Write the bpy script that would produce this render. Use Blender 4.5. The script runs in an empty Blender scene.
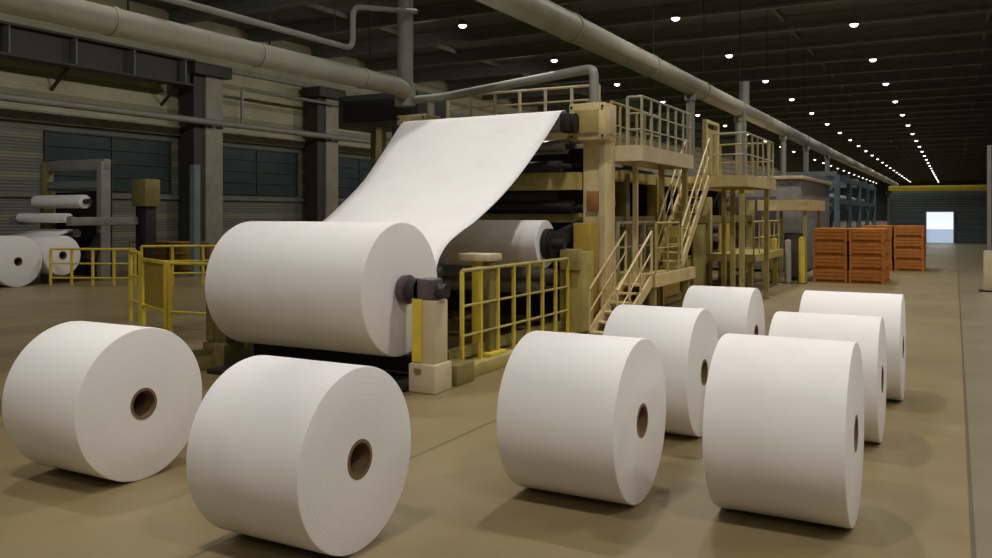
import bpy, bmesh, math, random
from mathutils import Vector, Matrix
random.seed(7)
S = bpy.context.scene
COL = S.collection
PI = math.pi

# ------------------------------------------------------------------ materials
def lin(c):
    return tuple(((v/255.0)/12.92 if v/255.0 <= .04045 else ((v/255.0+.055)/1.055)**2.4) for v in c)

def mat(name, rgb, rough=.6, metal=0.0, var=.12, scale=6.0, bump=.0, bscale=40.0, dirt=None, dirt_amt=.35):
    m = bpy.data.materials.new(name); m.use_nodes = True
    nt = m.node_tree; N = nt.nodes; L = nt.links
    b = N['Principled BSDF']
    b.inputs['Roughness'].default_value = rough; b.inputs['Metallic'].default_value = metal
    tc = N.new('ShaderNodeTexCoord')
    n = N.new('ShaderNodeTexNoise'); n.inputs['Scale'].default_value = scale; n.inputs['Detail'].default_value = 6
    L.new(tc.outputs['Object'], n.inputs['Vector'])
    c = lin(rgb)
    r = N.new('ShaderNodeValToRGB')
    r.color_ramp.elements[0].position = .3; r.color_ramp.elements[1].position = .7
    r.color_ramp.elements[0].color = (*[v*(1-var) for v in c], 1)
    r.color_ramp.elements[1].color = (*[min(1, v*(1+var*.6)) for v in c], 1)
    L.new(n.outputs['Fac'], r.inputs['Fac'])
    out = r.outputs['Color']
    if dirt:
        n2 = N.new('ShaderNodeTexNoise'); n2.inputs['Scale'].default_value = scale*.55; n2.inputs['Detail'].default_value = 8
        n2.inputs['Roughness'].default_value = .7
        L.new(tc.outputs['Object'], n2.inputs['Vector'])
        r2 = N.new('ShaderNodeValToRGB')
        r2.color_ramp.elements[0].position = .5; r2.color_ramp.elements[1].position = .72
        r2.color_ramp.elements[0].color = (0, 0, 0, 1); r2.color_ramp.elements[1].color = (dirt_amt,)*3+(1,)
        L.new(n2.outputs['Fac'], r2.inputs['Fac'])
        mx = N.new('ShaderNodeMix'); mx.data_type = 'RGBA'
        L.new(r2.outputs['Color'], mx.inputs['Factor']); L.new(out, mx.inputs['A'])
        mx.inputs['B'].default_value = (*lin(dirt), 1)
        out = mx.outputs['Result']
    L.new(out, b.inputs['Base Color'])
    if bump:
        n3 = N.new('ShaderNodeTexNoise'); n3.inputs['Scale'].default_value = bscale; n3.inputs['Detail'].default_value = 4
        L.new(tc.outputs['Object'], n3.inputs['Vector'])
        bp = N.new('ShaderNodeBump'); bp.inputs['Strength'].default_value = bump; bp.inputs['Distance'].default_value = .01
        L.new(n3.outputs['Fac'], bp.inputs['Height']); L.new(bp.outputs['Normal'], b.inputs['Normal'])
    return m

def emit(name, rgb, strength):
    m = bpy.data.materials.new(name); m.use_nodes = True
    b = m.node_tree.nodes['Principled BSDF']
    b.inputs['Base Color'].default_value = (*lin(rgb), 1)
    b.inputs['Emission Color'].default_value = (*lin(rgb), 1)
    b.inputs['Emission Strength'].default_value = strength
    return m

def paper_mat():
    m = bpy.data.materials.new('paper'); m.use_nodes = True
    nt = m.node_tree; N = nt.nodes; L = nt.links; b = N['Principled BSDF']
    b.inputs['Roughness'].default_value = .72
    b.inputs['Specular IOR Level'].default_value = .3
    tc = N.new('ShaderNodeTexCoord'); sp = N.new('ShaderNodeSeparateXYZ')
    L.new(tc.outputs['Object'], sp.inputs[0])
    cx = N.new('ShaderNodeCombineXYZ'); L.new(sp.outputs['Y'], cx.inputs['X']); L.new(sp.outputs['Z'], cx.inputs['Y'])
    ln = N.new('ShaderNodeVectorMath'); ln.operation = 'LENGTH'; L.new(cx.outputs[0], ln.inputs[0])
    n = N.new('ShaderNodeTexNoise'); n.noise_dimensions = '1D'; n.inputs['Scale'].default_value = 60; n.inputs['Detail'].default_value = 5
    L.new(ln.outputs['Value'], n.inputs['W'])
    n2 = N.new('ShaderNodeTexNoise'); n2.inputs['Scale'].default_value = 1.6; n2.inputs['Detail'].default_value = 4
    L.new(tc.outputs['Object'], n2.inputs['Vector'])
    ad = N.new('ShaderNodeMath'); ad.operation = 'ADD'; L.new(n.outputs['Fac'], ad.inputs[0]); L.new(n2.outputs['Fac'], ad.inputs[1])
    r = N.new('ShaderNodeValToRGB')
    r.color_ramp.elements[0].position = .6; r.color_ramp.elements[1].position = 1.4
    r.color_ramp.elements[0].color = (*lin((226, 221, 216)), 1); r.color_ramp.elements[1].color = (*lin((235, 231, 226)), 1)
    L.new(ad.outputs[0], r.inputs['Fac']); L.new(r.outputs['Color'], b.inputs['Base Color'])
    bp = N.new('ShaderNodeBump'); bp.inputs['Strength'].default_value = .06; bp.inputs['Distance'].default_value = .003
    L.new(n.outputs['Fac'], bp.inputs['Height']); L.new(bp.outputs['Normal'], b.inputs['Normal'])
    return m

def floor_mat():
    m = bpy.data.materials.new('polished_concrete'); m.use_nodes = True
    nt = m.node_tree; N = nt.nodes; L = nt.links; b = N['Principled BSDF']
    tc = N.new('ShaderNodeTexCoord'); sp = N.new('ShaderNodeSeparateXYZ'); L.new(tc.outputs['Object'], sp.inputs[0])
    def noise(scale, det=6, rough=.6):
        n = N.new('ShaderNodeTexNoise'); n.inputs['Scale'].default_value = scale; n.inputs['Detail'].default_value = det
        n.inputs['Roughness'].default_value = rough; L.new(tc.outputs['Object'], n.inputs['Vector']); return n.outputs['Fac']
    def ramp(f, p0, c0, p1, c1):
        r = N.new('ShaderNodeValToRGB'); e = r.color_ramp.elements
        e[0].position = p0; e[1].position = p1; e[0].color = (*c0, 1); e[1].color = (*c1, 1); L.new(f, r.inputs['Fac']); return r.outputs['Color']
    def mix(f, a, bb):
        mx = N.new('ShaderNodeMix'); mx.data_type = 'RGBA'
        for s, v in (('Factor', f), ('A', a), ('B', bb)):
            if isinstance(v, (int, float)): mx.inputs[s].default_value = v
            elif isinstance(v, tuple): mx.inputs[s].default_value = (*v, 1)
            else: L.new(v, mx.inputs[s])
        return mx.outputs['Result']
    def math_(op, a, bb=None):
        n = N.new('ShaderNodeMath'); n.operation = op
        for i, v in enumerate((a, bb)):
            if v is None: continue
            if isinstance(v, (int, float)): n.inputs[i].default_value = v
            else: L.new(v, n.inputs[i])
        return n.outputs[0]
    base = ramp(noise(.35), .35, lin(FLOOR_A), .68, lin(FLOOR_B))
    spots = ramp(noise(2.3, 9, .72), .55, (0, 0, 0), .75, (.35, .35, .35))
    base = mix(spots, base, lin(FLOOR_C))
    # the aisle on the right has a greyer finish
    aisle = math_('GREATER_THAN', sp.outputs['X'], .12)
    base = mix(math_('MULTIPLY', aisle, .45), base, lin((104, 106, 92)))
    # saw-cut joints
    jx = math_('LESS_THAN', math_('ABSOLUTE', math_('SUBTRACT', math_('MODULO', math_('ADD', sp.outputs['X'], 100.12), 5.0), .24)), .018)
    jy = math_('LESS_THAN', math_('ABSOLUTE', math_('SUBTRACT', math_('MODULO', math_('ADD', sp.outputs['Y'], 101.0), 6.0), .5)), .012)
    jj = math_('MAXIMUM', jx, math_('MULTIPLY', jy, .18))
    base = mix(math_('MULTIPLY', jj, .55), base, lin((48, 44, 34)))
    L.new(base, b.inputs['Base Color'])
    rr = N.new('ShaderNodeMapRange'); rr.inputs['To Min'].default_value = .26; rr.inputs['To Max'].default_value = .5
    L.new(noise(1.1, 8, .65), rr.inputs['Value']); L.new(rr.outputs[0], b.inputs['Roughness'])
    bp = N.new('ShaderNodeBump'); bp.inputs['Strength'].default_value = .06; bp.inputs['Distance'].default_value = .01
    L.new(noise(30), bp.inputs['Height']); L.new(bp.outputs['Normal'], b.inputs['Normal'])
    return m

def cladding_mat(name, c_low, c_high, c_line, zsplit, period=.9):
    """horizontal profiled sheet: bands of two tones with ribs"""
    m = bpy.data.materials.new(name); m.use_nodes = True
    nt = m.node_tree; N = nt.nodes; L = nt.links; b = N['Principled BSDF']; b.inputs['Roughness'].default_value = .6
    tc = N.new('ShaderNodeTexCoord'); sp = N.new('ShaderNodeSeparateXYZ'); L.new(tc.outputs['Object'], sp.inputs[0])
    def math_(op, a, bb=None):
        n = N.new('ShaderNodeMath'); n.operation = op
        for i, v in enumerate((a, bb)):
            if v is None: continue
            if isinstance(v, (int, float)): n.inputs[i].default_value = v
            else: L.new(v, n.inputs[i])
        return n.outputs[0]
    def mix(f, a, bb):
        mx = N.new('ShaderNodeMix'); mx.data_type = 'RGBA'
        for s, v in (('Factor', f), ('A', a), ('B', bb)):
            if isinstance(v, (int, float)): mx.inputs[s].default_value = v
            elif isinstance(v, tuple): mx.inputs[s].default_value = (*v, 1)
            else: L.new(v, mx.inputs[s])
        return mx.outputs['Result']
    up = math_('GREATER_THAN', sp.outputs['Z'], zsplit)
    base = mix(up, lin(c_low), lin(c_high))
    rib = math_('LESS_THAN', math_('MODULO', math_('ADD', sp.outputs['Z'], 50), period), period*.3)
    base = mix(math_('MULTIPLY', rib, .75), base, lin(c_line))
    n = N.new('ShaderNodeTexNoise'); n.inputs['Scale'].default_value = .5; n.inputs['Detail'].default_value = 7
    L.new(tc.outputs['Object'], n.inputs['Vector'])
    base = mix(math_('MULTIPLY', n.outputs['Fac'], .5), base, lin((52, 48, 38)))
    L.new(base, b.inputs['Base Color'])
    w = N.new('ShaderNodeTexWave'); w.bands_direction = 'Z'; w.inputs['Scale'].default_value = 2.2
    L.new(tc.outputs['Object'], w.inputs['Vector'])
    bp = N.new('ShaderNodeBump'); bp.inputs['Strength'].default_value = .5; bp.inputs['Distance'].default_value = .03
    L.new(w.outputs['Fac'], bp.inputs['Height']); L.new(bp.outputs['Normal'], b.inputs['Normal'])
    return m

FLOOR_A, FLOOR_B, FLOOR_C = (124, 109, 75), (139, 122, 85), (103, 91, 63)
M = {}
LAMP = 5.0; SPOT = 1950.0
M['floor'] = floor_mat()
M['paper'] = paper_mat()
M['card'] = mat('core_cardboard', (120, 96, 66), .85, 0, .2, 12)
M['cream'] = mat('cream_machine_paint', (214, 192, 138), .5, 0, .1, 2.5, dirt=(120, 90, 45), dirt_amt=.45)
M['pale'] = mat('pale_beige_paint', (205, 188, 152), .5, 0, .1, 3, dirt=(140, 110, 70), dirt_amt=.35)
M['drab'] = mat('drab_yellow_paint', (176, 160, 92), .55, 0, .15, 3, dirt=(90, 75, 35), dirt_amt=.5)
M['olive'] = mat('olive_frame_paint', (128, 116, 66), .55, 0, .15, 3, dirt=(70, 60, 35), dirt_amt=.5)
M['yellow'] = mat('safety_yellow', (218, 194, 62), .45, 0, .1, 4, dirt=(130, 100, 30), dirt_amt=.4)
M['mesh'] = mat('ochre_guard_panel', (176, 144, 52), .55, 0, .15, 4, dirt=(110, 80, 25), dirt_amt=.4)
M['dark'] = mat('dark_machine_steel', (52, 50, 48), .5, .4, .2, 5)
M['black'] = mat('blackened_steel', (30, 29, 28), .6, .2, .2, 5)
M['steel'] = mat('roller_steel', (150, 148, 142), .38, .7, .1, 5)
M['hub'] = mat('purple_grey_hub', (92, 80, 82), .45, .3, .15, 6)
M['rust'] = mat('rusty_orange_paint', (158, 108, 62), .6, 0, .2, 5)
M['grey'] = mat('grey_machine_paint', (132, 128, 120), .55, 0, .12, 3, dirt=(90, 80, 65), dirt_amt=.4)
M['rail'] = mat('galvanised_rail', (176, 172, 150), .5, .2, .1, 5)
M['duct'] = mat('duct_metal', (160, 155, 138), .5, .15, .1, 1.5, dirt=(130, 122, 98), dirt_amt=.5)
M['pipe'] = mat('pipe_grey_paint', (140, 138, 126), .5, .1, .1, 2)
M['ceil'] = mat('dark_roof_deck', (92, 96, 92), .8, 0, .15, .6)
M['truss'] = mat('dark_roof_steel', (112, 116, 104), .7, .1, .15, 2)
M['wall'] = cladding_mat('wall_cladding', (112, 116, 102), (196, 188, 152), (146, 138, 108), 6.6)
M['wallr'] = cladding_mat('plain_cladding', (92, 94, 90), (80, 80, 76), (84, 84, 80), 6.0, 1.4)
M['blue'] = cladding_mat('partition_sheet', (82, 94, 98), (82, 94, 98), (66, 78, 84), 99, .5)
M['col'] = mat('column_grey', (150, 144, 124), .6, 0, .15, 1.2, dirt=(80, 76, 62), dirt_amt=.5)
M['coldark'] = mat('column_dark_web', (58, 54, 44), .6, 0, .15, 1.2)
M['teal'] = mat('grey_green_paint', (110, 122, 116), .6, 0, .15, 2)
M['slate'] = mat('blue_grey_steel', (92, 112, 124), .55, 0, .15, 2)
M['plen'] = mat('dark_green_sheet', (60, 64, 54), .6, .1, .15, 2)
M['glass'] = mat('dim_window_glass', (58, 70, 70), .25, 0, .2, .8)
M['orange'] = mat('orange_crate_board', (186, 118, 58), .85, 0, .18, 2.2, dirt=(130, 76, 34), dirt_amt=.5)
M['orange'].node_tree.nodes['Principled BSDF'].inputs['Specular IOR Level'].default_value = .12
M['lamp'] = emit('lamp_lens', (255, 240, 220), LAMP)
M['lampbody'] = mat('lamp_housing_grey', (120, 120, 115), .5, .3)
M['door'] = emit('daylit_door_sheet', (222, 232, 245), .95)
M['door2'] = emit('daylit_door_curtain', (178, 196, 222), .62)

# ------------------------------------------------------------------ mesh builder
class MB:
    def __init__(s): s.bm = bmesh.new()
    def box(s, x0, x1, y0, y1, z0, z1, bev=0.0):
        b2 = bmesh.new()
        bmesh.ops.create_cube(b2, size=1.0, matrix=Matrix.Translation(((x0+x1)/2, (y0+y1)/2, (z0+z1)/2)) @ Matrix.Diagonal((abs(x1-x0), abs(y1-y0), abs(z1-z0), 1)))
        if bev > 0: bmesh.ops.bevel(b2, geom=b2.edges[:], offset=bev, segments=2, affect='EDGES', profile=.5)
        s._merge(b2); return s
    def _merge(s, b2):
        me = bpy.data.meshes.new('tmp'); b2.to_mesh(me); b2.free(); s.bm.from_mesh(me); bpy.data.meshes.remove(me)
    def bar(s, p0, p1, w, h, up=(0, 0, 1)):
        p0, p1 = Vector(p0), Vector(p1); d = p1-p0; t = d.normalized(); u = Vector(up)
        sd = t.cross(u)
        if sd.length < 1e-4: sd = t.cross(Vector((1, 0, 0)))
        sd.normalize(); u = sd.cross(t).normalized()
        vs = []
        for p in (p0, p1):
            for a, b in ((-1, -1), (1, -1), (1, 1), (-1, 1)): vs.append(s.bm.verts.new(p+sd*a*w/2+u*b*h/2))
        for f in ((0, 1, 2, 3), (7, 6, 5, 4), (0, 4, 5, 1), (1, 5, 6, 2), (2, 6, 7, 3), (3, 7, 4, 0)): s.bm.faces.new([vs[i] for i in f])
        return s
    def cyl(s, p0, p1, r, r2=None, seg=20):
        p0, p1 = Vector(p0), Vector(p1); d = p1-p0; r2 = r if r2 is None else r2
        q = Vector((0, 0, 1)).rotation_difference(d.normalized()).to_matrix().to_4x4()
        bmesh.ops.create_cone(s.bm, cap_ends=True, segments=seg, radius1=r, radius2=r2, depth=d.length, matrix=Matrix.Translation((p0+p1)/2) @ q)
        return s
    def tube(s, pts, r, seg=12, bend=0.0):
        pts = [Vector(p) for p in pts]
        if bend > 0 and len(pts) > 2:
            out = [pts[0]]
            for i in range(1, len(pts)-1):
                a = (pts[i-1]-pts[i]); b = (pts[i+1]-pts[i]); bb = min(bend, a.length*.45, b.length*.45)
                A = pts[i]+a.normalized()*bb; B = pts[i]+b.normalized()*bb
                for k in range(6):
                    t = k/5; out.append(A*(1-t)**2+pts[i]*2*t*(1-t)+B*t*t)
            out.append(pts[-1]); pts = out
        rings = []; ref = None
        for i, p in enumerate(pts):
            t = (pts[min(i+1, len(pts)-1)]-pts[max(i-1, 0)]).normalized()
            if ref is None:
                ref = t.cross(Vector((0, 0, 1)))
                if ref.length < .1: ref = t.cross(Vector((1, 0, 0)))
            ref = (ref-t*ref.dot(t)).normalized(); o = t.cross(ref)
            rings.append([s.bm.verts.new(p+(ref*math.cos(2*PI*k/seg)+o*math.sin(2*PI*k/seg))*r) for k in range(seg)])
        for a, b in zip(rings, rings[1:]):
            for k in range(seg): s.bm.faces.new((a[k], a[(k+1) % seg], b[(k+1) % seg], b[k]))
        s.bm.faces.new(rings[0][::-1]); s.bm.faces.new(rings[-1]); return s
    def lathe(s, prof, c, seg=64, axis='X', closed=True):
        """prof: (along, radius); revolve round axis through c"""
        c = Vector(c); rings = []
        for (a, r) in prof:
            ring = []
            for k in range(seg):
                t = 2*PI*k/seg
                v = (a, r*math.cos(t), r*math.sin(t)) if axis == 'X' else (r*math.cos(t), r*math.sin(t), a)
                ring.append(s.bm.verts.new(c+Vector(v)))
            rings.append(ring)
        n = len(rings)
        for i in range(n if closed else n-1):
            a, b = rings[i], rings[(i+1) % n]
            for k in range(seg): s.bm.faces.new((a[k], a[(k+1) % seg], b[(k+1) % seg], b[k]))
        return s
    def build(s, name, m, parent=None, origin=None, angle=35):
        bmesh.ops.recalc_face_normals(s.bm, faces=s.bm.faces[:])
        if origin is None:
            if parent is not None: origin = wpos(parent)
            else:
                vs = [v.co for v in s.bm.verts]
                lo = [min(v[i] for v in vs) for i in range(3)]; hi = [max(v[i] for v in vs) for i in range(3)]
                origin = Vector(((lo[0]+hi[0])/2, (lo[1]+hi[1])/2, lo[2]))
        origin = Vector(origin)
        bmesh.ops.translate(s.bm, verts=s.bm.verts[:], vec=-origin)
        me = bpy.data.meshes.new(name); s.bm.to_mesh(me); s.bm.free()
        me.materials.append(M[m] if isinstance(m, str) else m)
        me.polygons.foreach_set('use_smooth', [True]*len(me.polygons)); me.set_sharp_from_angle(angle=math.radians(angle))
        o = bpy.data.objects.new(name, me); COL.objects.link(o)
        if parent is not None:
            o.parent = parent; o.location = origin-wpos(parent)
        else: o.location = origin
        return o

def wpos(o):
    p = Vector(o.location)
    while o.parent is not None: o = o.parent; p = p+Vector(o.location)
    return p
def tag(o, label=None, cat=None, group=None, kind=None):
    for k, v in (('label', label), ('category', cat), ('group', group), ('kind', kind)):
        if v: o[k] = v
    return o
def thing(name, loc, label, cat, group=None):
    o = bpy.data.objects.new(name, None); o.empty_display_size = .2; COL.objects.link(o); o.location = loc
    return tag(o, label, cat, group)
def copy_tree(o, parent=None):
    c = o.copy(); COL.objects.link(c)
    if parent: c.parent = parent
    for ch in list(o.children): copy_tree(ch, c)
    return c
ORD = ['first', 'second', 'third', 'fourth', 'fifth', 'sixth', 'seventh', 'eighth', 'ninth', 'tenth', 'eleventh', 'twelfth', 'thirteenth', 'fourteenth', 'fifteenth', 'sixteenth',
       'seventeenth', 'eighteenth', 'nineteenth', 'twentieth', 'twenty-first', 'twenty-second', 'twenty-third', 'twenty-fourth', 'twenty-fifth', 'twenty-sixth', 'twenty-seventh']

# ------------------------------------------------------------------ the hall
CZ = 12.9; WX = -35.6; RX = 17.0; YB = -14.0; YF = 300.0
def struct(name, mb, m, label=None):
    return tag(mb.build(name, m, origin=(0, 0, 0)), label, None, None, 'structure')
struct('floor', MB().box(WX-.3, RX+.3, YB, YF, -.3, 0), 'floor')
struct('ceiling', MB().box(WX-.3, RX+.3, YB, YF, CZ, CZ+.3), 'ceil')
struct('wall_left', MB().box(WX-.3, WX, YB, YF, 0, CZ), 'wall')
struct('wall_right', MB().box(RX, RX+.3, YB, YF, 0, CZ), 'wallr')
struct('wall_far', MB().box(WX, RX, YF-.3, YF, 0, CZ), 'wallr')
n = 0
y = -8.0
while y < 296:     # roof girders across the hall
    n += 1
    g = MB().box(WX, RX, y-.15, y+.15, CZ-.75, CZ-.7+.1).box(WX, RX, y-.02, y+.02, CZ-.7, CZ-.05).box(WX, RX, y-.15, y+.15, CZ-.12, CZ-.002)
    struct('trim_%d' % n, g, 'truss'); y += 5.5 if y < 120 else 11
for k, x in enumerate((-28, -17, -8, 1.5, 10)):   # purlins along the hall
    n += 1
    struct('trim_%d' % n, MB().box(x-.08, x+.08, YB, YF-.4, CZ-.24, CZ-.003), 'truss')
for z, hgt, dd in ((6.5, .5, .3), (10.3, .3, .22), (3.2, .18, .16)):   # wall girts
    n += 1
    struct('trim_%d' % n, MB().box(WX+.002, WX+dd, YB, 150, z, z+hgt), 'col' if z > 6 else 'truss')
# dim window bands in the lower wall, one per bay
wy = [3.1+9.6*i for i in range(11)]
for i, y0 in enumerate(wy):
    a, b = y0+1.35, y0+9.6-1.35
    w = tag(MB().box(WX+.004, WX+.05, a, b, 3.55, 6.2).build('window_%d' % (i+1), 'glass', origin=(WX, a, 3.55)), kind='structure')
    f = MB()
    for zz in (3.55, 4.2, 4.85, 5.5, 6.12): f.box(WX+.05, WX+.12, a, b, zz, zz+.08)
    for yy in (a, (a+b)/2-.04, b-.08): f.box(WX+.05, WX+.11, yy, yy+.08, 3.55, 6.2)
    f.build('window_frame', 'coldark', w)
# partition wall far down the hall with the daylit door in it
PX0, PX1, PY, PZ = -4.9, RX-.002, 79.9, 4.4
struct('wall_partition', MB().box(PX0, -2.12, PY, PY+.25, 0, PZ).box(-.1, PX1, PY, PY+.25, 0, PZ).box(-2.12, -.1, PY, PY+.25, 2.6, PZ), 'blue')
d = tag(MB().box(-2.1, -.12, PY+.08, PY+.14, 1.15, 2.58).build('door_1', 'door', origin=(-1.1, PY+.1, 0)), kind='structure')
MB().box(-2.1, -.12, PY+.07, PY+.15, .02, 1.15).build('strip_curtain', 'door2', d)
MB().box(-2.22, -2.12, PY-.05, PY+.0, 0, 2.7).box(-.1, 0, PY-.05, PY, 0, 2.7).box(-2.12, -.1, PY-.05, PY, 2.6, 2.7).build('door_frame', 'teal', d)

# columns along the left wall
for i, y0 in enumerate(wy):
    if y0 < 30 or y0 > 100: continue
    lab = {3: 'wide grey steel wall column left of the giant paper roll', 4: 'dark grey steel wall column just right of the wide one, left of the web'}.get(i)
    if lab is None: lab = 'grey steel wall column hidden beyond the big paper web, %s from the near end' % ORD[i-5]
    t = thing('wall_column', (-34.9, y0, 0), lab, 'column', 'steel columns along the left wall')
    x0, x1 = WX+.32, -34.3
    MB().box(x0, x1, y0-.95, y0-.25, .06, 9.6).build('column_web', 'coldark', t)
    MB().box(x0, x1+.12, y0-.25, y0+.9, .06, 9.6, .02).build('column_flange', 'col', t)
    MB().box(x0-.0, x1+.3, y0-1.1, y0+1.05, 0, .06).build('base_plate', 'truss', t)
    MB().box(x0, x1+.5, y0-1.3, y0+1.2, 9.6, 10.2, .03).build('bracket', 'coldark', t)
# light pipe run on wall, and conduit frame
t = thing('wall_pipe', (-34, 0, 7.2), 'long pale pipe running along the left wall above the windows', 'pipe')
MB().cyl((-33.9, -8, 7.2), (-33.9, 110, 7.2), .17, seg=14).build('pipe_run', 'pipe', t)
for i, y0 in enumerate(wy):
    if 30 < y0 < 100: MB().box(-34.15, -33.85, y0-.1, y0+.1, 6.95, 7.03).build('bracket', 'truss', t)
t = thing('conduit_frame', (-34, 34.0, 7.4), 'thin pale conduit loop on the wall beside the wide column', 'conduit')
MB().tube([(-34, 34.0, 7.4), (-34, 34.0, 9.25), (-34, 62, 9.25)], .09, 8, .3).build('conduit', 'pipe', t)
for yy in (41.5, 51.1, 60.7): MB().box(-34.15, -33.95, yy-.06, yy+.06, 9.05, 9.15).build('bracket', 'truss', t)
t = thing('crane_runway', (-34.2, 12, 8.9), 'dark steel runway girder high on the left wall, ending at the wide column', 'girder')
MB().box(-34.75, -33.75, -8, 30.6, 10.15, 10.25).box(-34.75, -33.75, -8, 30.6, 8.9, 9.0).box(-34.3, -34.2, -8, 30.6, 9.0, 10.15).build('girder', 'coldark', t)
MB().box(-34.29, -34.21, -8, 30.6, 10.25, 10.35).build('crane_rail', 'truss', t)
for yy in range(-6, 31, 3): MB().box(-34.2, -33.8, yy-.04, yy+.04, 9.0, 10.15).build('stiffener', 'truss', t)
for yy in range(-6, 31, 6): MB().bar((WX+.02, yy, 8.0), (-34.4, yy, 8.9), .12, .12).build('bracket', 'coldark', t)

# ------------------------------------------------------------------ lamps
lamp0 = None; beams = {}
BEAM = {-21.6: (.5, 168), -11.8: (.58, 150), -4.4: (.75, 150), 4.0: (.8, 150), 11.5: (.75, 150)}
def make_lamp():
    t = thing('high_bay_lamp', (0, 0, 0), 'x', 'lamp', 'high-bay lamps under the roof')
    MB().lathe([(0, .24), (.05, .24), (.2, .15), (.3, .1), (.3, .06), (.18, .1), (.03, .205), (0, .205)], (0, 0, 0), 20, 'Z').build('lamp_housing', 'lampbody', t)
    MB().lathe([(.03, .001), (.03, .2), (-.04, .19), (-.11, .12), (-.14, .001)], (0, 0, 0), 18, 'Z').build('lamp_lens', 'lamp', t)
    ld = bpy.data.lights.new('lamp_light', 'SPOT'); ld.energy = SPOT; ld.color = (1, .97, .94); ld.spot_size = math.radians(125); ld.spot_blend = .75; ld.shadow_soft_size = .2
    lo = bpy.data.objects.new('lamp_light', ld); COL.objects.link(lo); lo.parent = t; lo.location = (0, 0, -.36)
    MB().cyl((0, 0, .28), (0, 0, 1.046), .03, seg=8).build('lamp_stem', 'lampbody', t)
    return t
LZ = 11.85
rows = [(-21.6, 36.5, 'left-hand', 36), (-11.8, 40.0, 'middle', 40), (-4.4, 45.5, 'right-hand', 45)]
out = []
for (x, y0, nm, vis) in rows:
    y = y0-11*4
    while y < 290:
        k = round((y-y0)/11)
        if k >= 0:
            lab = 'small bright lamp, %s from the near end of the %s ceiling row' % (ORD[k], nm)
        else: lab = 'unseen lamp added over the right side to brighten the roll end faces'
        out.append((x, y, lab)); y += 11
for x in (4.0, 11.5):  # two unseen rows added to light the right-hand faces of the rolls
    for k in range(5): out.append((x, -14.0+11*k+5, 'unseen lamp added over the right side to brighten the roll end faces'))
for (x, y, lab) in out:
    if lamp0 is None: lamp0 = make_lamp(); o = lamp0
    else: o = copy_tree(lamp0)
    o.location = (x, y, LZ); o['label'] = lab
    for ch in o.children:      # each row has its own reflectors and output
        if ch.type == 'LIGHT':
            if x not in beams:
                beams[x] = ch.data.copy(); p, w = BEAM[x]
                beams[x].energy = SPOT*p; beams[x].spot_size = math.radians(w); beams[x].spot_blend = 1.0
            ch.data = beams[x]
            ch.rotation_euler.y = math.radians(38) if x < -20 else 0      # wall-side row is aimed towards the wall

# ------------------------------------------------------------------ paper rolls
def paper_roll(name, X, Y, D, L, label, cat='paper roll', group=None, z0=0.0, rc=.135):
    R = D/2; t = thing(name, (X-L/2, Y, z0), label, cat, group); c = Vector((X-L/2, Y, z0+R)); h = L/2
    b = .014
    MB().lathe([(-h, rc+.012), (-h, R-b), (-h+b*.3, R-b*.3), (-h+b, R), (h-b, R), (h-b*.3, R-b*.3), (h, R-b), (h, rc+.012)], c, 96).build('wound_paper', 'paper', t, origin=c)
    MB().lathe([(-h-.004, rc-.014), (-h-.004, rc+.012), (h+.004, rc+.012), (h+.004, rc-.014)], c, 40).build('core_tube', 'card', t, origin=c)
    return t
G = 'loose paper rolls on the floor'
for a in [
    (-6.70, 5.45, 1.42, 1.06, 'white paper roll at the far left of the front floor'),
    (-3.87, 5.05, 1.36, 1.06, 'nearest white paper roll, cut off by the bottom edge, in front of the giant roll'),
    (-2.38, 7.07, 1.41, 1.06, 'white paper roll on the floor at the photo centre, right of the two left ones'),
    (-2.48, 9.52, 1.42, 1.00, 'white paper roll directly behind the centre roll, its dark core half hidden'),
    (-2.61, 13.0, 1.38, 0.97, 'farthest back white paper roll, smallest looking, in front of the upper stairs'),
    (-0.70, 7.38, 1.46, 1.05, 'front white paper roll of the right-hand line, seen almost side on'),
    (-0.70, 10.2, 1.36, 1.12, 'middle white paper roll of the right-hand line of three'),
    (-0.61, 12.6, 1.41, 1.25, 'rearmost white paper roll of the right-hand line, nearest the orange crates')]:
    paper_roll('paper_roll', *a, group=G)

# giant roll with its web running up to the lead roller
JX0, JX1, JY, JZ, JR = -9.92, -6.99, 10.11, 1.405, .965
t = thing('jumbo_paper_roll', ((JX0+JX1)/2, JY, JZ), 'giant white paper roll held in the machine, its web rising to the upper roller', 'jumbo roll')
c = Vector(((JX0+JX1)/2, JY, JZ)); h = (JX1-JX0)/2; b = .03
MB().lathe([(-h, .17), (-h, JR-b), (-h+b*.3, JR-b*.3), (-h+b, JR), (h-b, JR), (h-b*.3, JR-b*.3), (h, JR-b), (h, .17)], c, 128).build('wound_paper', 'paper', t, origin=c)
MB().cyl((JX0-.62, JY, JZ), (JX1+.75, JY, JZ), .1, seg=28).cyl((JX0-.3, JY, JZ), (JX1+.3, JY, JZ), .168, seg=32).build('spool_shaft', 'dark', t)
for s_, xx in ((1, JX1), (-1, JX0)):
    MB().lathe([(s_*.02, .1), (s_*.02, .2), (s_*.12, .21), (s_*.14, .16), (s_*.3, .16), (s_*.3, .1)], (xx, JY, JZ), 32).build('hub_flange', 'hub', t)
def spline(P, n):
    P = [Vector(p) for p in P]; out = []
    for i in range(len(P)-1):
        p0 = P[max(i-1, 0)]; p1 = P[i]; p2 = P[i+1]; p3 = P[min(i+2, len(P)-1)]
        for k in range(n):
            u = k/n
            out.append(.5*((2*p1)+(-p0+p2)*u+(2*p0-5*p1+4*p2-p3)*u*u+(-p0+3*p1-3*p2+p3)*u**3))
    out.append(P[-1]); return out
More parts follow.
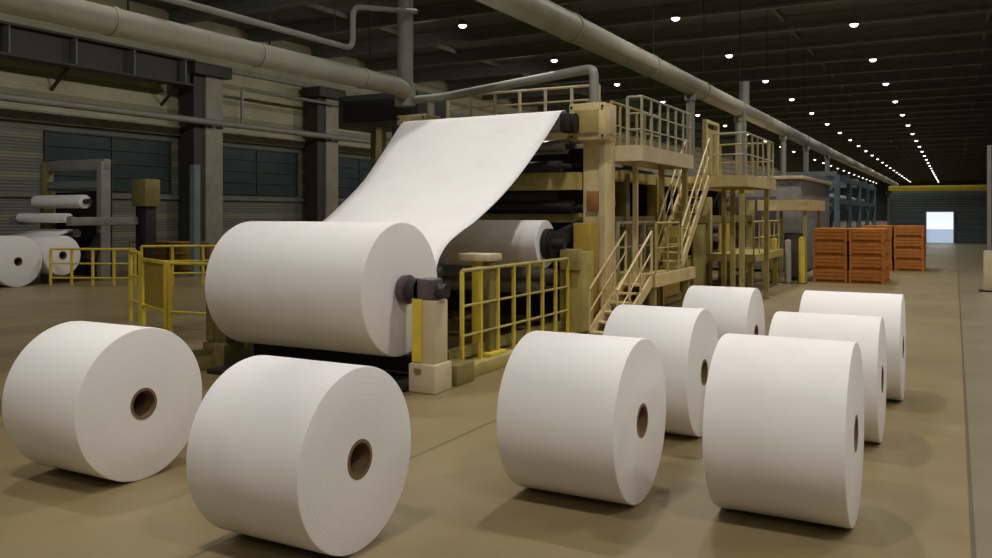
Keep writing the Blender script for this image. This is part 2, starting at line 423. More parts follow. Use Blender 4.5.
ER = [(-7.0, 11.03, 1.62), (-7.0, 11.14, 1.82), (-7.0, 11.4, 2.03), (-7.0, 11.8, 2.2), (-7.0, 12.27, 2.37), (-7.0, 13.15, 2.78), (-7.0, 13.93, 3.23), (-7.0, 14.8, 3.82), (-7.0, 15.5, 4.34), (-7.0, 15.72, 4.52), (-7.0, 15.93, 4.575), (-7.0, 16.1, 4.42)]
EL = [(-9.9, 11.03, 1.62), (-9.9, 11.14, 1.84), (-9.9, 11.4, 2.10), (-9.92, 11.75, 2.28), (-9.96, 12.15, 2.47), (-10.05, 12.75, 2.78), (-10.12, 13.35, 3.14), (-10.22, 14.1, 3.72), (-10.3, 14.7, 4.22), (-10.34, 14.95, 4.40), (-10.38, 15.13, 4.44), (-10.4, 15.3, 4.30)]
A, B = spline(EL, 6), spline(ER, 6)
mb = MB(); W = 16; grid = []
for a, bb in zip(A, B): grid.append([mb.bm.verts.new(a.lerp(bb, k/W)) for k in range(W+1)])
for r0, r1 in zip(grid, grid[1:]):
    for k in range(W): mb.bm.faces.new((r0[k], r0[k+1], r1[k+1], r1[k]))
web = mb.build('paper_web', 'paper', t, origin=c)
sm = web.modifiers.new('thickness', 'SOLIDIFY'); sm.thickness = .012; sm.offset = 1

# ------------------------------------------------------------------ building blocks
def railing(path, h, label, m='rail', group=None, pitch=1.0, mids=(.5,), r=.022, toe=False, post_m=None, name='guard_railing', pr=None):
    """path: list of base points; posts along it, a top rail and mid rails following it"""
    P = [Vector(p) for p in path]; t = thing(name, P[0], label, 'railing', group)
    tops = [p+Vector((0, 0, h)) for p in P]
    MB().tube(tops, r*1.15, 8).build('top_rail', m, t)
    for f in mids: MB().tube([p+Vector((0, 0, h*f)) for p in P], r*.8, 8).build('mid_rail', m, t)
    pts = [P[0]]
    for a, b2 in zip(P, P[1:]):
        k = max(1, round((b2-a).length/pitch))
        for i in range(1, k+1): pts.append(a.lerp(b2, i/k))
    for p in pts:
        MB().box(p.x-(pr or r), p.x+(pr or r), p.y-(pr or r), p.y+(pr or r), p.z, p.z+h-.01).build('post', post_m or m, t)
    if toe: MB().tube([p+Vector((0, 0, .06)) for p in P], .035, 4).build('toe_board', m, t)
    return t

def stairs(x0, x1, y0, z0, y1, z1, n, label, m='cream'):
    t = thing('steel_stairs', ((x0+x1)/2, y0, z0), label, 'stairs')
    for x in (x0, x1):
        MB().bar((x, y0, z0+.12), (x, y1, z1-.1), .05, .22).build('stringer', m, t)
    for i in range(n):
        f = (i+.5)/n; yy = y0+(y1-y0)*f; zz = z0+(z1-z0)*(i+1)/(n+1)
        MB().box(x0+.026, x1-.026, yy-.12, yy+.12, zz-.03, zz).build('tread', m, t)
    for x in (x0, x1):
        MB().tube([(x, y0, z0+1.0), (x, y1, z1+.95)], .025, 8).build('handrail', m, t)
        MB().tube([(x, y0, z0+.55), (x, y1, z1+.5)], .016, 8).build('mid_rail', m, t)
        k = max(2, round((Vector((0, y1-y0, z1-z0))).length/.9))
        for i in range(k+1):
            f = i/k; yy = y0+(y1-y0)*f; zz = z0+(z1-z0)*f
            MB().box(x-.022, x+.022, yy-.022, yy+.022, zz+.08, zz+.98-.05*f).build('baluster', m, t)
    return t

def platform(x0, x1, y0, y1, z, label, legs, m='cream', th=.24):
    t = thing('walkway_platform', ((x0+x1)/2, (y0+y1)/2, 0), label, 'platform')
    MB().box(x0+.02, x1-.02, y0+.02, y1-.02, z-.05, z).build('deck_plate', 'drab', t)
    f = MB().box(x0, x1, y0-.06, y0+.02, z-th, z+.03).box(x0, x1, y1-.02, y1+.06, z-th, z+.03)
    f.box(x0-.06, x0+.02, y0-.06, y1+.06, z-th, z+.03).box(x1-.02, x1+.06, y0-.06, y1+.06, z-th, z+.03)
    f.build('edge_beam', m, t)
    for (lx, ly) in legs:
        MB().box(lx-.06, lx+.06, ly-.06, ly+.06, .03, z-th).box(lx-.14, lx+.14, ly-.14, ly+.14, 0, .03).build('leg', 'drab', t)
    return t

# ------------------------------------------------------------------ the big paper machine
pm = thing('paper_machine', (-8.6, 16.7, 0), 'tall cream and yellow paper machine standing behind the giant roll', 'paper machine')
OX, DX = -6.55, -10.85           # operator and drive side planes
def P_(mb, name, m): return mb.build(name, m, pm)
P_(MB().box(-7.05, -6.42, 10.9, 17.4, 0, .2, .02), 'plinth', 'drab')
P_(MB().box(-11.3, -10.5, 9.6, 18.0, 0, .2, .02), 'plinth', 'olive')
for cx in (OX, DX):
    col = P_(MB().box(cx-.25, cx+.25, 16.4, 16.95, .2, 4.0, .015).box(cx-.3, cx+.3, 16.3, 17.05, .2, .5, .02), 'main_column', 'cream')
    MB().box(cx+.12, cx+.235, 16.36, 16.4, .6, 3.9).build('edge_strip', 'pale', col)
    MB().box(cx-.2, cx+.06, 16.37, 16.4, .7, 1.7, .01).build('cover_plate', 'mesh', col)
    MB().box(cx-.15, cx+.1, 16.34, 16.4, 2.55, 2.95, .01).build('junction_box', 'rust', col)
    hs = P_(MB().box(cx-.44, cx+.36, 16.1, 16.75, 3.98, 4.74, .03), 'bearing_housing', 'cream')
    MB().box(cx-.3, cx+.22, 16.06, 16.1, 4.12, 4.6, .012).build('cover_plate', 'drab', hs)
    MB().box(cx+.36, cx+.39, 16.2, 16.65, 4.1, 4.62, .01).build('cover_plate', 'pale', hs)
    for (a, bb) in ((-.38, 4.06), (.3, 4.06), (-.38, 4.66), (.3, 4.66)):
        MB().cyl((cx+a, 16.1, bb), (cx+a, 16.07, bb), .025, seg=8).build('bolt', 'dark', hs)
# bearing arms and lead roller carrying the web
P_(MB().box(-6.98, -6.78, 15.62, 16.42, 4.14, 4.5, .02).cyl((-6.99, 15.9, 4.32), (-6.74, 15.9, 4.32), .2, seg=24), 'bearing_arm', 'black')
P_(MB().box(-10.72, -10.52, 15.1, 16.45, 4.05, 4.4, .02), 'bearing_arm', 'black')
lr = P_(MB().cyl((-10.4, 15.17, 4.22), (-7.0, 15.9, 4.345), .205, seg=36), 'lead_roller', 'steel')
MB().cyl((-10.6, 15.13, 4.213), (-6.8, 15.945, 4.352), .07, seg=16).build('journal', 'dark', lr)
for (yy, zz, r, m) in ((16.0, 3.86, .15, 'steel'), (15.75, 3.45, .11, 'dark'), (16.35, 2.62, .14, 'dark'), (15.9, 1.2, .16, 'steel'), (14.9, 1.05, .12, 'steel')):
    ro = P_(MB().cyl((-10.5, yy, zz), (-7.0, yy, zz), r, seg=28), 'guide_roller', m)
    MB().cyl((-10.62, yy, zz), (-6.8, yy, zz), r*.4, seg=14).build('journal', 'dark', ro)
P_(MB().box(-10.6, -6.8, 16.5, 16.9, 4.05, 4.4), 'cross_beam', 'olive')
P_(MB().box(-10.6, -6.8, 16.12, 16.36, 2.98, 3.34), 'cross_beam', 'drab')
P_(MB().box(-10.6, -6.8, 16.5, 16.85, 2.3, 2.5), 'cross_beam', 'drab')
P_(MB().box(-10.6, -6.8, 16.5, 16.85, 1.0, 1.3), 'cross_beam', 'olive')
P_(MB().box(-10.6, -6.85, 17.1, 17.2, .2, 3.9), 'back_guard', 'black')
for xx in (-6.88, -10.65):      # arm holding the second reel
    P_(MB().bar((xx, 16.45, 2.2), (xx, 14.9, 1.9), .14, .3).cyl((xx-.1, 14.9, 1.9), (xx+.1, 14.9, 1.9), .26, seg=24), 'reel_arm', 'black')
P_(MB().box(-6.8, -6.3, 15.2, 15.75, .2, 1.75, .02).box(-6.75, -6.35, 15.1, 15.3, 1.4, 1.8, .02), 'gear_box', 'drab')
P_(MB().box(-6.75, -6.4, 15.76, 16.28, .2, 2.3, .02), 'motor_cover', 'mesh')
# unwind stands that carry the giant roll
for (x0, x1, pm_, ym) in ((-6.7, -6.32, 'pale', 'yellow'), (-10.72, -10.3, 'olive', 'olive')):
    stn = P_(MB().box(x0, x1, 9.95, 10.27, .38, 1.28, .015), 'reel_stand', pm_)
    MB().box(x0-.03, x1+.03, 9.88, 10.34, 0, .4, .02).build('stand_foot', pm_, stn)
    MB().box(x0+.0, x0+.16, 9.925, 9.95, .42, 1.3).build('warning_plate', ym, stn)
    MB().box(x0+.04, x1-.06, 9.97, 10.26, 1.22, 1.58, .04).build('bearing_block', 'hub', stn)
    MB().box(x0+.08, x1-.2, 9.85, 9.88, .28, .34).build('name_strip', 'olive', stn)
P_(MB().box(-6.7, -6.3, 10.5, 11.0, 0, .3, .02).bar((-6.75, 10.9, .34), (-6.75, 15.1, .34), .12, .14), 'tie_beam', 'olive')
P_(MB().box(-10.25, -6.75, 9.5, 11.3, 0, .07, .01), 'roll_shade_plate', 'black')  # black plate standing in for the deep shade under the giant roll
P_(MB().box(-10.28, -6.74, 10.55, 10.75, .12, .34), 'tie_beam', 'black')  # black beam added to deepen the shade below the roll
# bridge over the machine
P_(MB().box(-10.9, -6.75, 17.15, 17.95, 4.62, 4.7), 'bridge_deck', 'olive')
# dryer sections further back
for i, yy in enumerate((19.2, 21.6, 24.2, 27.0, 30.0, 33.5)):
    for cx in (-6.95, -10.7):
        P_(MB().box(cx-.14, cx+.14, yy-.14, yy+.14, 0, 3.5 if i < 3 else 3.0, .01), 'frame_post', 'drab' if i % 2 else 'olive')
for zz, m in ((3.35, 'drab'), (2.3, 'olive'), (1.05, 'drab'), (.15, 'olive')):
    P_(MB().box(-7.05, -6.85, 17.3, 33.6, zz-.12, zz+.12), 'side_beam', m)
for i in range(8):
    yy = 18.2+i*1.95; zz = 1.7 if i % 2 else 2.75
    dc = P_(MB().cyl((-10.4, yy, zz), (-7.15, yy, zz), .62, seg=40), 'dryer_cylinder', 'dark')
    MB().cyl((-7.15, yy, zz), (-6.8, yy, zz), .14, seg=16).build('journal', 'steel', dc)
for i, (a, bb, m) in enumerate(((17.4, 18.4, 'mesh'), (20.0, 21.2, 'olive'), (22.0, 23.4, 'mesh'), (24.8, 26.2, 'drab'), (28, 29.4, 'mesh'))):
    P_(MB().box(-6.84, -6.78, a, bb, .25, 2.15, .01), 'guard_panel', m)
P_(MB().box(-10.6, -7.1, 17.6, 30, 3.48, 3.56), 'roof_plate', 'dark')
P_(MB().box(-11.1, -11.0, 17.6, 34, .2, 4.2), 'back_guard', 'black')

# second reel hanging in the machine
t = thing('paper_reel', (-8.45, 14.9, 1.9), 'shaded grey-white paper reel inside the machine under the web', 'paper reel')
c = Vector((-8.45, 14.9, 1.9))
MB().lathe([(-1.5, .12), (-1.5, .45), (-1.49, .46), (1.49, .46), (1.5, .45), (1.5, .12)], c, 64).build('wound_paper', 'paper', t, origin=c)
MB().cyl((-10.5, 14.9, 1.9), (-6.55, 14.9, 1.9), .1, seg=20).build('spool_shaft', 'dark', t)
MB().cyl((-6.94, 14.9, 1.9), (-6.82, 14.9, 1.9), .3, seg=28).build('hub_flange', 'black', t)

# railings, stairs and platforms on the operator side
railing([(-6.58, 11.1, .2), (-6.58, 15.1, .2)], 1.42, 'yellow guard railing in front of the machine beside the giant roll', 'drab', pitch=.57, mids=(.3, .62), r=.026, post_m='yellow')
railing([(-6.9, 17.55, 4.7), (-10.8, 17.55, 4.7)], .62, 'low cream railing on the bridge above the paper web', 'pale', pitch=.65, mids=(.5,), r=.028)
t = thing('control_pedestal', (-6.75, 12.1, .2), 'yellow control pedestal with a pale cap beside the giant roll', 'control post')
MB().box(-6.93, -6.73, 12.0, 12.25, .2, 1.72, .01).build('pedestal_post', 'yellow', t)
MB().box(-6.72, -6.6, 12.02, 12.23, .2, 1.7, .01).build('cable_duct', 'olive', t)
MB().box(-7.15, -6.55, 11.9, 12.35, 1.72, 1.84, .02).build('cap', 'pale', t)
MB().box(-7.1, -6.5, 11.85, 12.4, .2, .26, .01).build('foot_plate', 'yellow', t)
stairs(-6.3, -5.72, 15.5, 0, 17.6, 1.15, 6, 'short lower steel stairs rising to the low landing behind the centre rolls')
platform(-6.6, -5.66, 17.68, 20.6, 1.15, 'low cream landing between the short and the steep stairs', [(-5.75, 17.8), (-5.75, 20.4), (-6.5, 17.8), (-6.5, 20.4)])
railing([(-5.68, 17.8, 1.18), (-5.68, 19.5, 1.18)], 1.1, 'cream railing on the low landing by the lower stairs', 'drab', pitch=.85)
railing([(-6.55, 17.8, 1.18), (-6.55, 20.5, 1.18)], 1.1, 'pale railing at the back of the low landing, behind the steep stairs', 'rail', pitch=.9, r=.028)
stairs(-6.3, -5.68, 19.75, 1.18, 22.3, 3.5, 11, 'long steep cream stairs rising to the upper platforms')
UP = platform(-6.6, -5.8, 17.15, 20.95, 3.9, 'upper cream platform beside the square housing of the main column', [(-6.5, 20.8), (-5.9, 20.8)], 'pale', .3)
MB().box(-6.3, -6.2, 18.05, 18.15, 1.152, 3.6).build('leg', 'cream', UP)
railing([(-6.12, 17.2, 3.93), (-5.8, 17.2, 3.93), (-5.8, 20.9, 3.93)], 1.03, 'grey railing round the upper platform beside the main column', 'rail', pitch=.62, mids=(.33, .66), r=.024)
railing([(-6.6, 17.5, 3.93), (-6.6, 20.9, 3.93)], 1.0, 'rear railing of the upper platform against the machine', 'drab', pitch=.6, mids=(.5,), r=.024)
platform(-6.3, -4.75, 22.4, 26.2, 3.45, 'second upper platform at the head of the steep stairs', [(-6.15, 25.9), (-4.9, 25.9), (-5.5, 24.2), (-4.9, 22.6)], 'cream', .26)
railing([(-5.6, 22.45, 3.48), (-4.76, 22.45, 3.48), (-4.76, 26.1, 3.48)], 1.1, 'grey railing along the second upper platform', 'rail', pitch=.75, mids=(.5,), r=.024)
railing([(-6.3, 24.0, 3.48), (-6.3, 26.1, 3.48), (-4.85, 26.1, 3.48)], 1.1, 'rear cream railing of the second upper platform', 'drab', pitch=.5, mids=(.5,), r=.024)
t = thing('access_gate', (-6.1, 24.0, 3.45), 'tall cream access gate at the top of the steep stairs', 'gate')
for yy in (23.35, 24.65):
    MB().box(-6.12, -6.0, yy-.06, yy+.06, 3.45, 5.0).build('gate_post', 'cream', t)
MB().box(-6.09, -6.03, 23.41, 24.59, 3.6, 4.85).build('gate_panel', 'drab', t)
MB().box(-6.12, -6.0, 23.29, 24.71, 5.0, 5.08).build('gate_lintel', 'cream', t)
t = thing('steel_mast', (-5.2, 24.3, 3.45), 'thin pale mast standing on the second upper platform', 'mast')
MB().cyl((-5.2, 24.3, 3.45), (-5.2, 24.3, 5.4), .055, seg=12).build('mast_pole', 'pipe', t)
MB().box(-5.32, -5.08, 24.18, 24.42, 3.45, 3.49).build('mast_foot', 'pipe', t)
platform(-6.3, -4.62, 32.0, 36.0, 2.95, 'farthest platform with a pale yellow edge, above the yellow posts', [(-6.2, 32.2), (-4.75, 32.2), (-6.2, 35.8), (-4.75, 35.8)], 'cream', .36)
platform(-7.2, -5.4, 26.6, 31.2, 1.2, 'low far platform under the second upper platform', [(-5.55, 26.8), (-5.55, 31), (-7.05, 26.8), (-7.05, 31)], 'drab', .2)
railing([(-5.45, 26.8, 1.23), (-5.45, 31.0, 1.23)], 1.0, 'drab railing on the low far platform', 'drab', pitch=.9, mids=(.5,), r=.024)
t = thing('machine_hood', (-7.0, 41, 0), 'grey box-shaped hood at the far end of the paper machine', 'machine hood')
MB().box(-9.8, -5.6, 37.0, 46, .1, 3.9, .05).build('hood_shell', 'grey', t)
MB().box(-5.6, -5.5, 38, 40, .1, 2.2, .01).build('hood_door', 'teal', t)
MB().box(-9.9, -5.5, 36.9, 46.1, 3.9, 4.05, .02).build('hood_roof', 'pale', t)
MB().box(-8.6, -6.6, 36.93, 37, 1.4, 3.2, .02).build('inspection_panel', 'hub', t)
for (x, y, h, lab, m) in ((-5.7, 31.5, 1.55, 'yellow bollard under the farthest platform, left one', 'yellow'), (-4.8, 31.8, 1.6, 'yellow bollard beside the orange crates', 'yellow'), (-5.25, 31.7, 1.5, 'pale bollard between the two yellow ones', 'rail')):
    t = thing('bollard', (x, y, 0), lab, 'bollard', 'bollards by the orange crates')
    MB().cyl((x, y, .02), (x, y, h), .11, seg=18).cyl((x, y, h), (x, y, h+.06), .11, .04, seg=18).build('bollard_post', m, t)
    MB().box(x-.18, x+.18, y-.18, y+.18, 0, .02).build('foot_plate', 'dark', t)
t = thing('control_cabinet', (-5.25, 33.2, 0), 'dark control cabinet standing below the farthest platform', 'cabinet')
MB().box(-5.6, -4.95, 33.0, 33.5, .08, 1.75, .015).build('cabinet_body', 'dark', t)
MB().box(-5.56, -4.99, 32.97, 33.0, .14, 1.7, .008).build('cabinet_door', 'hub', t)
MB().box(-5.57, -4.98, 33.03, 33.47, 0, .08).build('cabinet_base', 'black', t)

# ------------------------------------------------------------------ overhead ducts and pipes
t = thing('overhead_duct', (-8.2, 40, 7.0), 'long pale round duct running along the hall above the machine', 'duct')
MB().cyl((-8.2, -8, 7.0), (-8.2, 150, 7.0), .33, seg=32).build('duct_run', 'duct', t)
for yy in (13, 19, 25, 31, 37, 43, 49, 55, 61, 67, 80, 95):
    cl = MB()
    cl.cyl((-8.2, yy-.05, 7.0), (-8.2, yy+.05, 7.0), .36, seg=28).build('flange', 'duct', t)
    MB().cyl((-8.2, yy+.4, 7.3), (-8.2, yy+.4, CZ-.01), .015, seg=6).build('hanger_rod', 'black', t)
for yy, z0 in ((29.6, 3.6), (37.2, 4.1), (48, 2.5), (56, 2.5), (66, 2.5)):
    MB().cyl((-8.2, yy, z0), (-8.2, yy, 6.75), .15, seg=16).build('branch_pipe', 'pipe', t)
    MB().cyl((-8.2, yy, 6.45), (-8.2, yy, 6.75), .2, seg=16).build('branch_collar', 'pipe', t)
for yy in (38.3,):
    MB().cyl((-8.2, yy, 7.25), (-8.2, yy, 8.3), .22, seg=16).build('vent_stub', 'pipe', t)
t = thing('supply_duct', (-11.3, 8, 5.4), 'thick pale duct crossing the upper left to the elbow above the web', 'duct')
MB().tube([(-11.3, -6, 5.42), (-11.3, 16.1, 5.42), (-11.52, 16.62, 5.42)], .215, 28).build('duct_run', 'duct', t)
for yy in (5.5, 8.6, 11.7, 14.8): 
    MB().cyl((-11.3, yy-.04, 5.42), (-11.3, yy+.04, 5.42), .235, seg=28).build('flange', 'duct', t)
    MB().cyl((-11.3, yy+.3, 5.6), (-11.3, yy+.3, CZ-.01), .018, seg=6).build('hanger_rod', 'black', t)
t = thing('riser_pipe', (-11.6, 16.9, 5.05), 'vertical pale pipe rising to the roof where the thick duct ends', 'pipe')
MB().cyl((-11.6, 16.9, 5.1), (-11.6, 16.9, CZ-.004), .19, seg=24).build('pipe_run', 'pipe', t)
MB().cyl((-11.6, 16.9, 5.05), (-11.6, 16.9, 5.6), .25, seg=24).build('pipe_joint', 'pipe', t)
t = thing('crossover_pipe', (-8.8, 17, 5.4), 'grey pipe bridging over the web from the riser to the main column', 'pipe')
MB().tube([(-11.34, 16.95, 5.2), (-10.6, 17.0, 5.22), (-6.95, 16.6, 5.5), (-6.6, 16.5, 5.5), (-6.6, 16.5, 4.76)], .1, 14, .25).build('pipe_run', 'pipe', t)
MB().cyl((-10.95, 17.02, 4.84), (-10.95, 17.02, 5.3), .09, seg=14).build('drop_leg', 'pipe', t)
MB().cyl((-6.6, 16.5, 4.74), (-6.6, 16.5, 4.82), .17, seg=18).build('flange', 'pipe', t)
t = thing('roof_pipe', (-11.3, 10, 6.0), 'thin grey pipe running just above the thick left duct', 'pipe')
MB().tube([(-11.3, -6, 6.0), (-11.3, 14.5, 6.0), (-11.3, 14.5, 6.9), (-11.3, 16.9, 7.3)], .06, 10, .25).build('pipe_run', 'pipe', t)
for yy in (6, 10, 13.9): MB().cyl((-11.3, yy, 6.05), (-11.3, yy, CZ-.01), .012, seg=6).build('hanger_rod', 'black', t)

t = thing('exhaust_plenum', (-12.9, 18.3, 4.7), 'dark exhaust box on two pale posts left of the web top', 'exhaust box')
MB().box(-14.2, -11.7, 17.6, 19.0, 4.7, 5.55, .03).build('plenum_box', 'plen', t)
MB().box(-14.0, -11.9, 17.56, 17.6, 4.85, 5.4, .01).build('access_panel', 'black', t)
for xx in (-13.0, -12.3): MB().box(xx-.09, xx+.09, 17.75, 17.95, 0, 4.7).build('support_post', 'pale', t)
for xx in (-13.9, -11.85): MB().box(xx-.07, xx+.07, 18.7, 18.85, 0, 4.7).build('support_post', 'olive', t)

# ------------------------------------------------------------------ left foreground guard rail by the giant roll
t = thing('safety_gate', (-14.9, 12.4, 0), 'yellow safety gate with an ochre panel left of the giant roll', 'safety gate')
a, b2, e = Vector((-15.9, 12.9, 0)), Vector((-14.3, 12.2, 0)), Vector((-12.3, 11.9, 0))
for p in (a, b2): MB().box(p.x-.05, p.x+.05, p.y-.05, p.y+.05, 0, 1.5).build('post', 'yellow', t)
MB().bar(a+Vector((0, 0, 1.47)), b2+Vector((0, 0, 1.47)), .07, .07).build('top_rail', 'yellow', t)
MB().bar(a+Vector((0, 0, .45)), b2+Vector((0, 0, .45)), .06, .06).build('bottom_rail', 'yellow', t)
MB().bar(a.lerp(b2, .1)+Vector((0, 0, .96)), a.lerp(b2, .9)+Vector((0, 0, .96)), .02, .92).build('guard_panel', 'mesh', t)
t = railing([(-14.2, 12.2, 0), (-11.2, 12.6, 0)], 1.47, 'thin yellow railing running from the safety gate behind the giant roll', 'yellow', pitch=1.5, mids=(.32,), r=.03)
railing([(-16.8, 13.3, 0), (-16.1, 13.0, 0)], 1.6, 'short yellow railing of two posts left of the ochre gate panel', 'yellow', pitch=1.4, mids=(.3, .66), r=.035)
t = thing('floor_pump', (-13.3, 13.5, 0), 'dark pump unit on the floor behind the thin yellow railing', 'pump')
MB().box(-13.75, -12.9, 13.2, 13.9, 0, .35, .03).build('pump_base', 'hub', t)
MB().cyl((-13.7, 13.55, .72), (-12.95, 13.55, .72), .34, seg=24).build('pump_motor', 'black', t)
MB().cyl((-13.3, 13.55, 1.0), (-13.3, 13.55, 1.3), .1, seg=14).build('pump_outlet', 'hub', t)

# ------------------------------------------------------------------ smaller paper machine on the far left
w = thing('winder_machine', (-29.3, 20.6, 0), 'smaller paper winder with white rollers in front of the left wall', 'winder')
def Q(mb, name, m): return mb.build(name, m, w)
for cx in (-27.75, -31.1):
    Q(MB().box(cx-.14, cx+.14, 20.6, 21.0, 0, 4.4, .02), 'side_column', 'grey' if cx > -30 else 'olive')
    Q(MB().box(cx-.16, cx+.16, 19.4, 22.2, 2.05, 2.35, .02), 'side_arm', 'grey')
    Q(MB().bar((cx, 20.15, .8), (cx, 21.0, 2.1), .2, .3), 'brace', 'black')
Q(MB().box(-31.2, -27.6, 20.7, 21.0, 4.1, 4.5, .02), 'cross_beam', 'grey')
Q(MB().box(-31.1, -27.7, 20.7, 21.0, 3.45, 3.7), 'cross_beam', 'teal')
Q(MB().box(-31, -27.8, 21.1, 21.2, .1, 3.3), 'back_guard', 'black')
for (yy, zz, r) in ((20.2, 2.92, .25), (19.55, 2.32, .17)):
    ro = Q(MB().cyl((-30.8, yy, zz), (-27.98, yy, zz), r, seg=28), 'paper_roller', 'paper')
    MB().cyl((-31.1, yy, zz), (-27.7, yy, zz), r*.4, seg=12).build('journal', 'dark', ro)
Q(MB().cyl((-30.8, 19.9, 1.75), (-27.98, 19.9, 1.75), .14, seg=24), 'lead_roller', 'steel')
Q(MB().box(-28.0, -27.2, 22.2, 22.9, 2.75, 3.8, .04), 'drive_cabinet', 'olive')
Q(MB().box(-27.9, -27.3, 22.3, 22.8, 0, 2.75, .03), 'cabinet_stand', 'dark')
Q(MB().box(-26.6, -26.35, 23.8, 24.1, 0, 4.4), 'service_post', 'teal')
def wroll(X, Y, D, L, z0, label):
    return paper_roll('paper_reel', X, Y, D, L, label, 'paper reel', None, z0, .14)
wroll(-27.85, 17.6, 1.72, 2.7, 0, 'white paper reel with a dark core at the left edge, before the small winder')
t = wroll(-27.8, 19.2, 1.4, 2.8, .3, 'white paper reel under the small winder with its web rising behind')
mb = MB(); prof = [(19.05, 1.70), (19.3, 1.74), (19.55, 1.82), (19.8, 1.905), (19.95, 1.905), (20.05, 1.82)]
ga = [[mb.bm.verts.new((x, yy, zz)) for x in (-30.7, -29.4, -28.0)] for yy, zz in prof]
for r0, r1 in zip(ga, ga[1:]):
    for k in range(2): mb.bm.faces.new((r0[k], r0[k+1], r1[k+1], r1[k]))
wb = mb.build('paper_web', 'paper', t); wb.modifiers.new('thickness', 'SOLIDIFY').thickness = .012
railing([(-27.6, 18.6, 0), (-24.9, 19.9, 0)], 1.25, 'far yellow railing in front of the small winder', 'yellow', pitch=.75, mids=(.2, .6), r=.035)
railing([(-24.7, 20.0, 0), (-21.6, 22.6, 0)], 1.35, 'far yellow railing right of the small winder, beside the tall posts', 'yellow', pitch=.9, mids=(.3, .62), r=.035)
railing([(-30.6, 24.2, 0), (-26.9, 24.2, 0)], 1.3, 'drab yellow railing in the background between winder and giant roll', 'mesh', pitch=1.1, mids=(.33, .66), r=.04)
t = thing('storage_rack', (-28.6, 25.0, 0), 'low brown storage cabinets in the background left of the giant roll', 'cabinet')
MB().box(-30.6, -26.5, 24.7, 25.5, .05, 1.3, .02).build('cabinet_body', 'card', t)
for k in range(5): MB().box(-30.55+k*.81, -29.8+k*.81, 24.67, 24.7, .15, 1.2, .008).build('cabinet_door', 'mesh' if k % 2 else 'card', t)

# ------------------------------------------------------------------ orange crates
def crate_mesh():
    mb = MB(); a, dp, h = 1.17, 1.15, .47
    mb.box(-a/2+.03, a/2-.03, -dp/2+.03, dp/2-.03, .09, h-.02)
    for k in range(3): mb.box(-a/2, a/2, -dp/2, -dp/2+.03, .09+k*.128, .09+k*.128+.11).box(-a/2, a/2, dp/2-.03, dp/2, .09+k*.128, .09+k*.128+.11)
    for k in range(3):
        mb.box(-a/2, -a/2+.03, -dp/2+.03, dp/2-.03, .09+k*.128, .2+k*.128).box(a/2-.03, a/2, -dp/2+.03, dp/2-.03, .09+k*.128, .2+k*.128)
    for sx in (-1, 1):
        for sy in (-1, 1):
            mb.box(sx*(a/2-.06)-.05, sx*(a/2-.06)+.05, sy*(dp/2+.01)-.02, sy*(dp/2+.01)+.02, .0, h)
    for yy in (-.45, 0, .45): mb.box(-a/2, a/2, yy-.06, yy+.06, 0, .09)
    mb.box(-a/2, a/2, -dp/2, dp/2, h-.02, h)
    return mb
proto = crate_mesh().build('slatted_crate', 'orange', origin=(0, 0, 0)); first = True
lay = ['bottom', 'second', 'third', 'top']
def stack(x, y, nl, lab, dz=.47):
    global first
    for k in range(nl):
        o = proto if first else proto.copy()
        if not first: COL.objects.link(o)
        first = False
        o.location = (x+random.uniform(-.015, .015), y+random.uniform(-.01, .01), k*dz); o.rotation_euler.z = random.uniform(-.012, .012)
        tag(o, 'orange slatted crate, %s layer of %s' % (lay[k] if k < nl-1 else 'top', lab), 'crate', 'stacked orange crates')
for (x, wx) in ((-3.98, 'left'), (-2.76, 'right')):
    for (y, wy_) in ((33.4, 'front'), (34.65, 'second row')):
        stack(x, y, 4, 'the %s %s stack in the near crate block' % (wx, wy_), .487)
for (x, wx) in ((-3.0, 'left'), (-1.75, 'right')):
    for (y, wy_) in ((41.4, 'front'), (42.7, 'rear')):
        stack(x, y, 4, 'the %s %s stack in the far crate block' % (wx, wy_), .487)

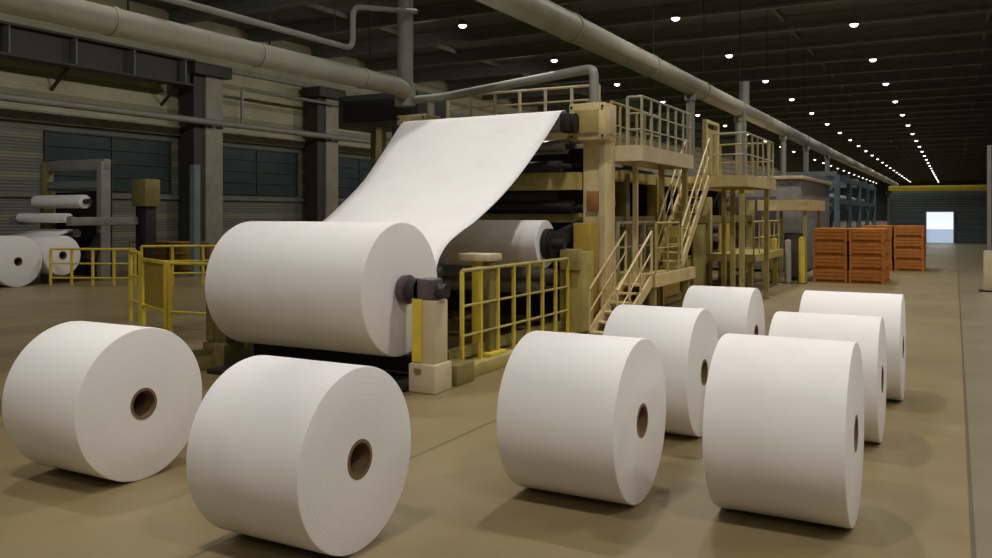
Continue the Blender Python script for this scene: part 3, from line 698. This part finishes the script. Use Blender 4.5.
# ------------------------------------------------------------------ yellow crane by the partition, pillar at right
t = thing('pipe_rack', (-7.2, 60, 0), 'bluish steel rack of beams and pipes far behind the orange crates', 'pipe rack')
for xx in (-8.9, -5.7):
    for yy in (50, 56, 62, 68, 74): MB().box(xx-.14, xx+.14, yy-.14, yy+.14, 0, 4.6).build('rack_post', 'slate', t)
    for zz in (3.0, 4.3): MB().box(xx-.1, xx+.1, 50, 74, zz, zz+.25).build('rack_beam', 'slate', t)
for yy in (50, 56, 62, 68, 74): MB().box(-8.9, -5.7, yy-.1, yy+.1, 4.55, 4.8).build('cross_beam', 'teal', t)
for xx, rr in ((-8.2, .2), (-7.4, .28), (-6.5, .16)): MB().cyl((xx, 49.5, 3.25+rr), (xx, 75, 3.25+rr), rr, seg=16).build('rack_pipe', 'pipe' if rr < .25 else 'slate', t)
MB().box(-9.2, -9.1, 50, 75, .05, 3.0).build('side_sheet', 'slate', t)
t = thing('bridge_crane', (4, 78.6, 4.3), 'long yellow crane girder crossing the far end above the bright door', 'crane')
MB().box(-4.9, RX-.1, 78.2, 78.7, 4.3, 4.75, .02).build('girder', 'yellow', t)
MB().box(-5.1, -4.7, 77.9, 79.0, 4.1, 4.35).build('end_carriage', 'dark', t)
MB().box(3.0, 4.2, 78.0, 78.9, 4.75, 5.2, .03).build('hoist_trolley', 'cream', t)
MB().box(-5.0, -4.8, 78.35, 78.6, 0, 4.1).build('crane_leg', 'teal', t)
PXX = .95
t = thing('steel_pillar', (PXX, 31.3, 0), 'slim grey steel pillar at the right edge of the photo', 'pillar')
MB().box(-.05+PXX, .07+PXX, 31.2, 31.34, .04, 4.65, .01).build('pillar_shaft', 'grey', t)
MB().box(-.27+PXX, .27+PXX, 31.0, 31.6, 0, .04).build('foot_plate', 'dark', t)
MB().box(-.15+PXX, .15+PXX, 31.12, 31.48, .04, 1.3, .02).build('impact_guard', 'pale', t)

# ------------------------------------------------------------------ world, camera, look
wd = bpy.data.worlds.new('World'); S.world = wd; wd.use_nodes = True
bg = wd.node_tree.nodes['Background']; bg.inputs[0].default_value = (1.0, .93, .82, 1); bg.inputs[1].default_value = .075
cam = bpy.data.cameras.new('Camera'); co = bpy.data.objects.new('Camera', cam); COL.objects.link(co)
co.location = (0, 0, 2.5); co.rotation_euler = (PI/2, 0, math.radians(28.369))
cam.sensor_width = 36; cam.lens = 850/992*36; cam.shift_y = -66/992; cam.clip_end = 600; cam.clip_start = .05
S.camera = co
S.view_settings.view_transform = 'Standard'; S.view_settings.look = 'None'; S.view_settings.gamma = 1; S.view_settings.use_curve_mapping = False
S.view_settings.exposure = 0.22
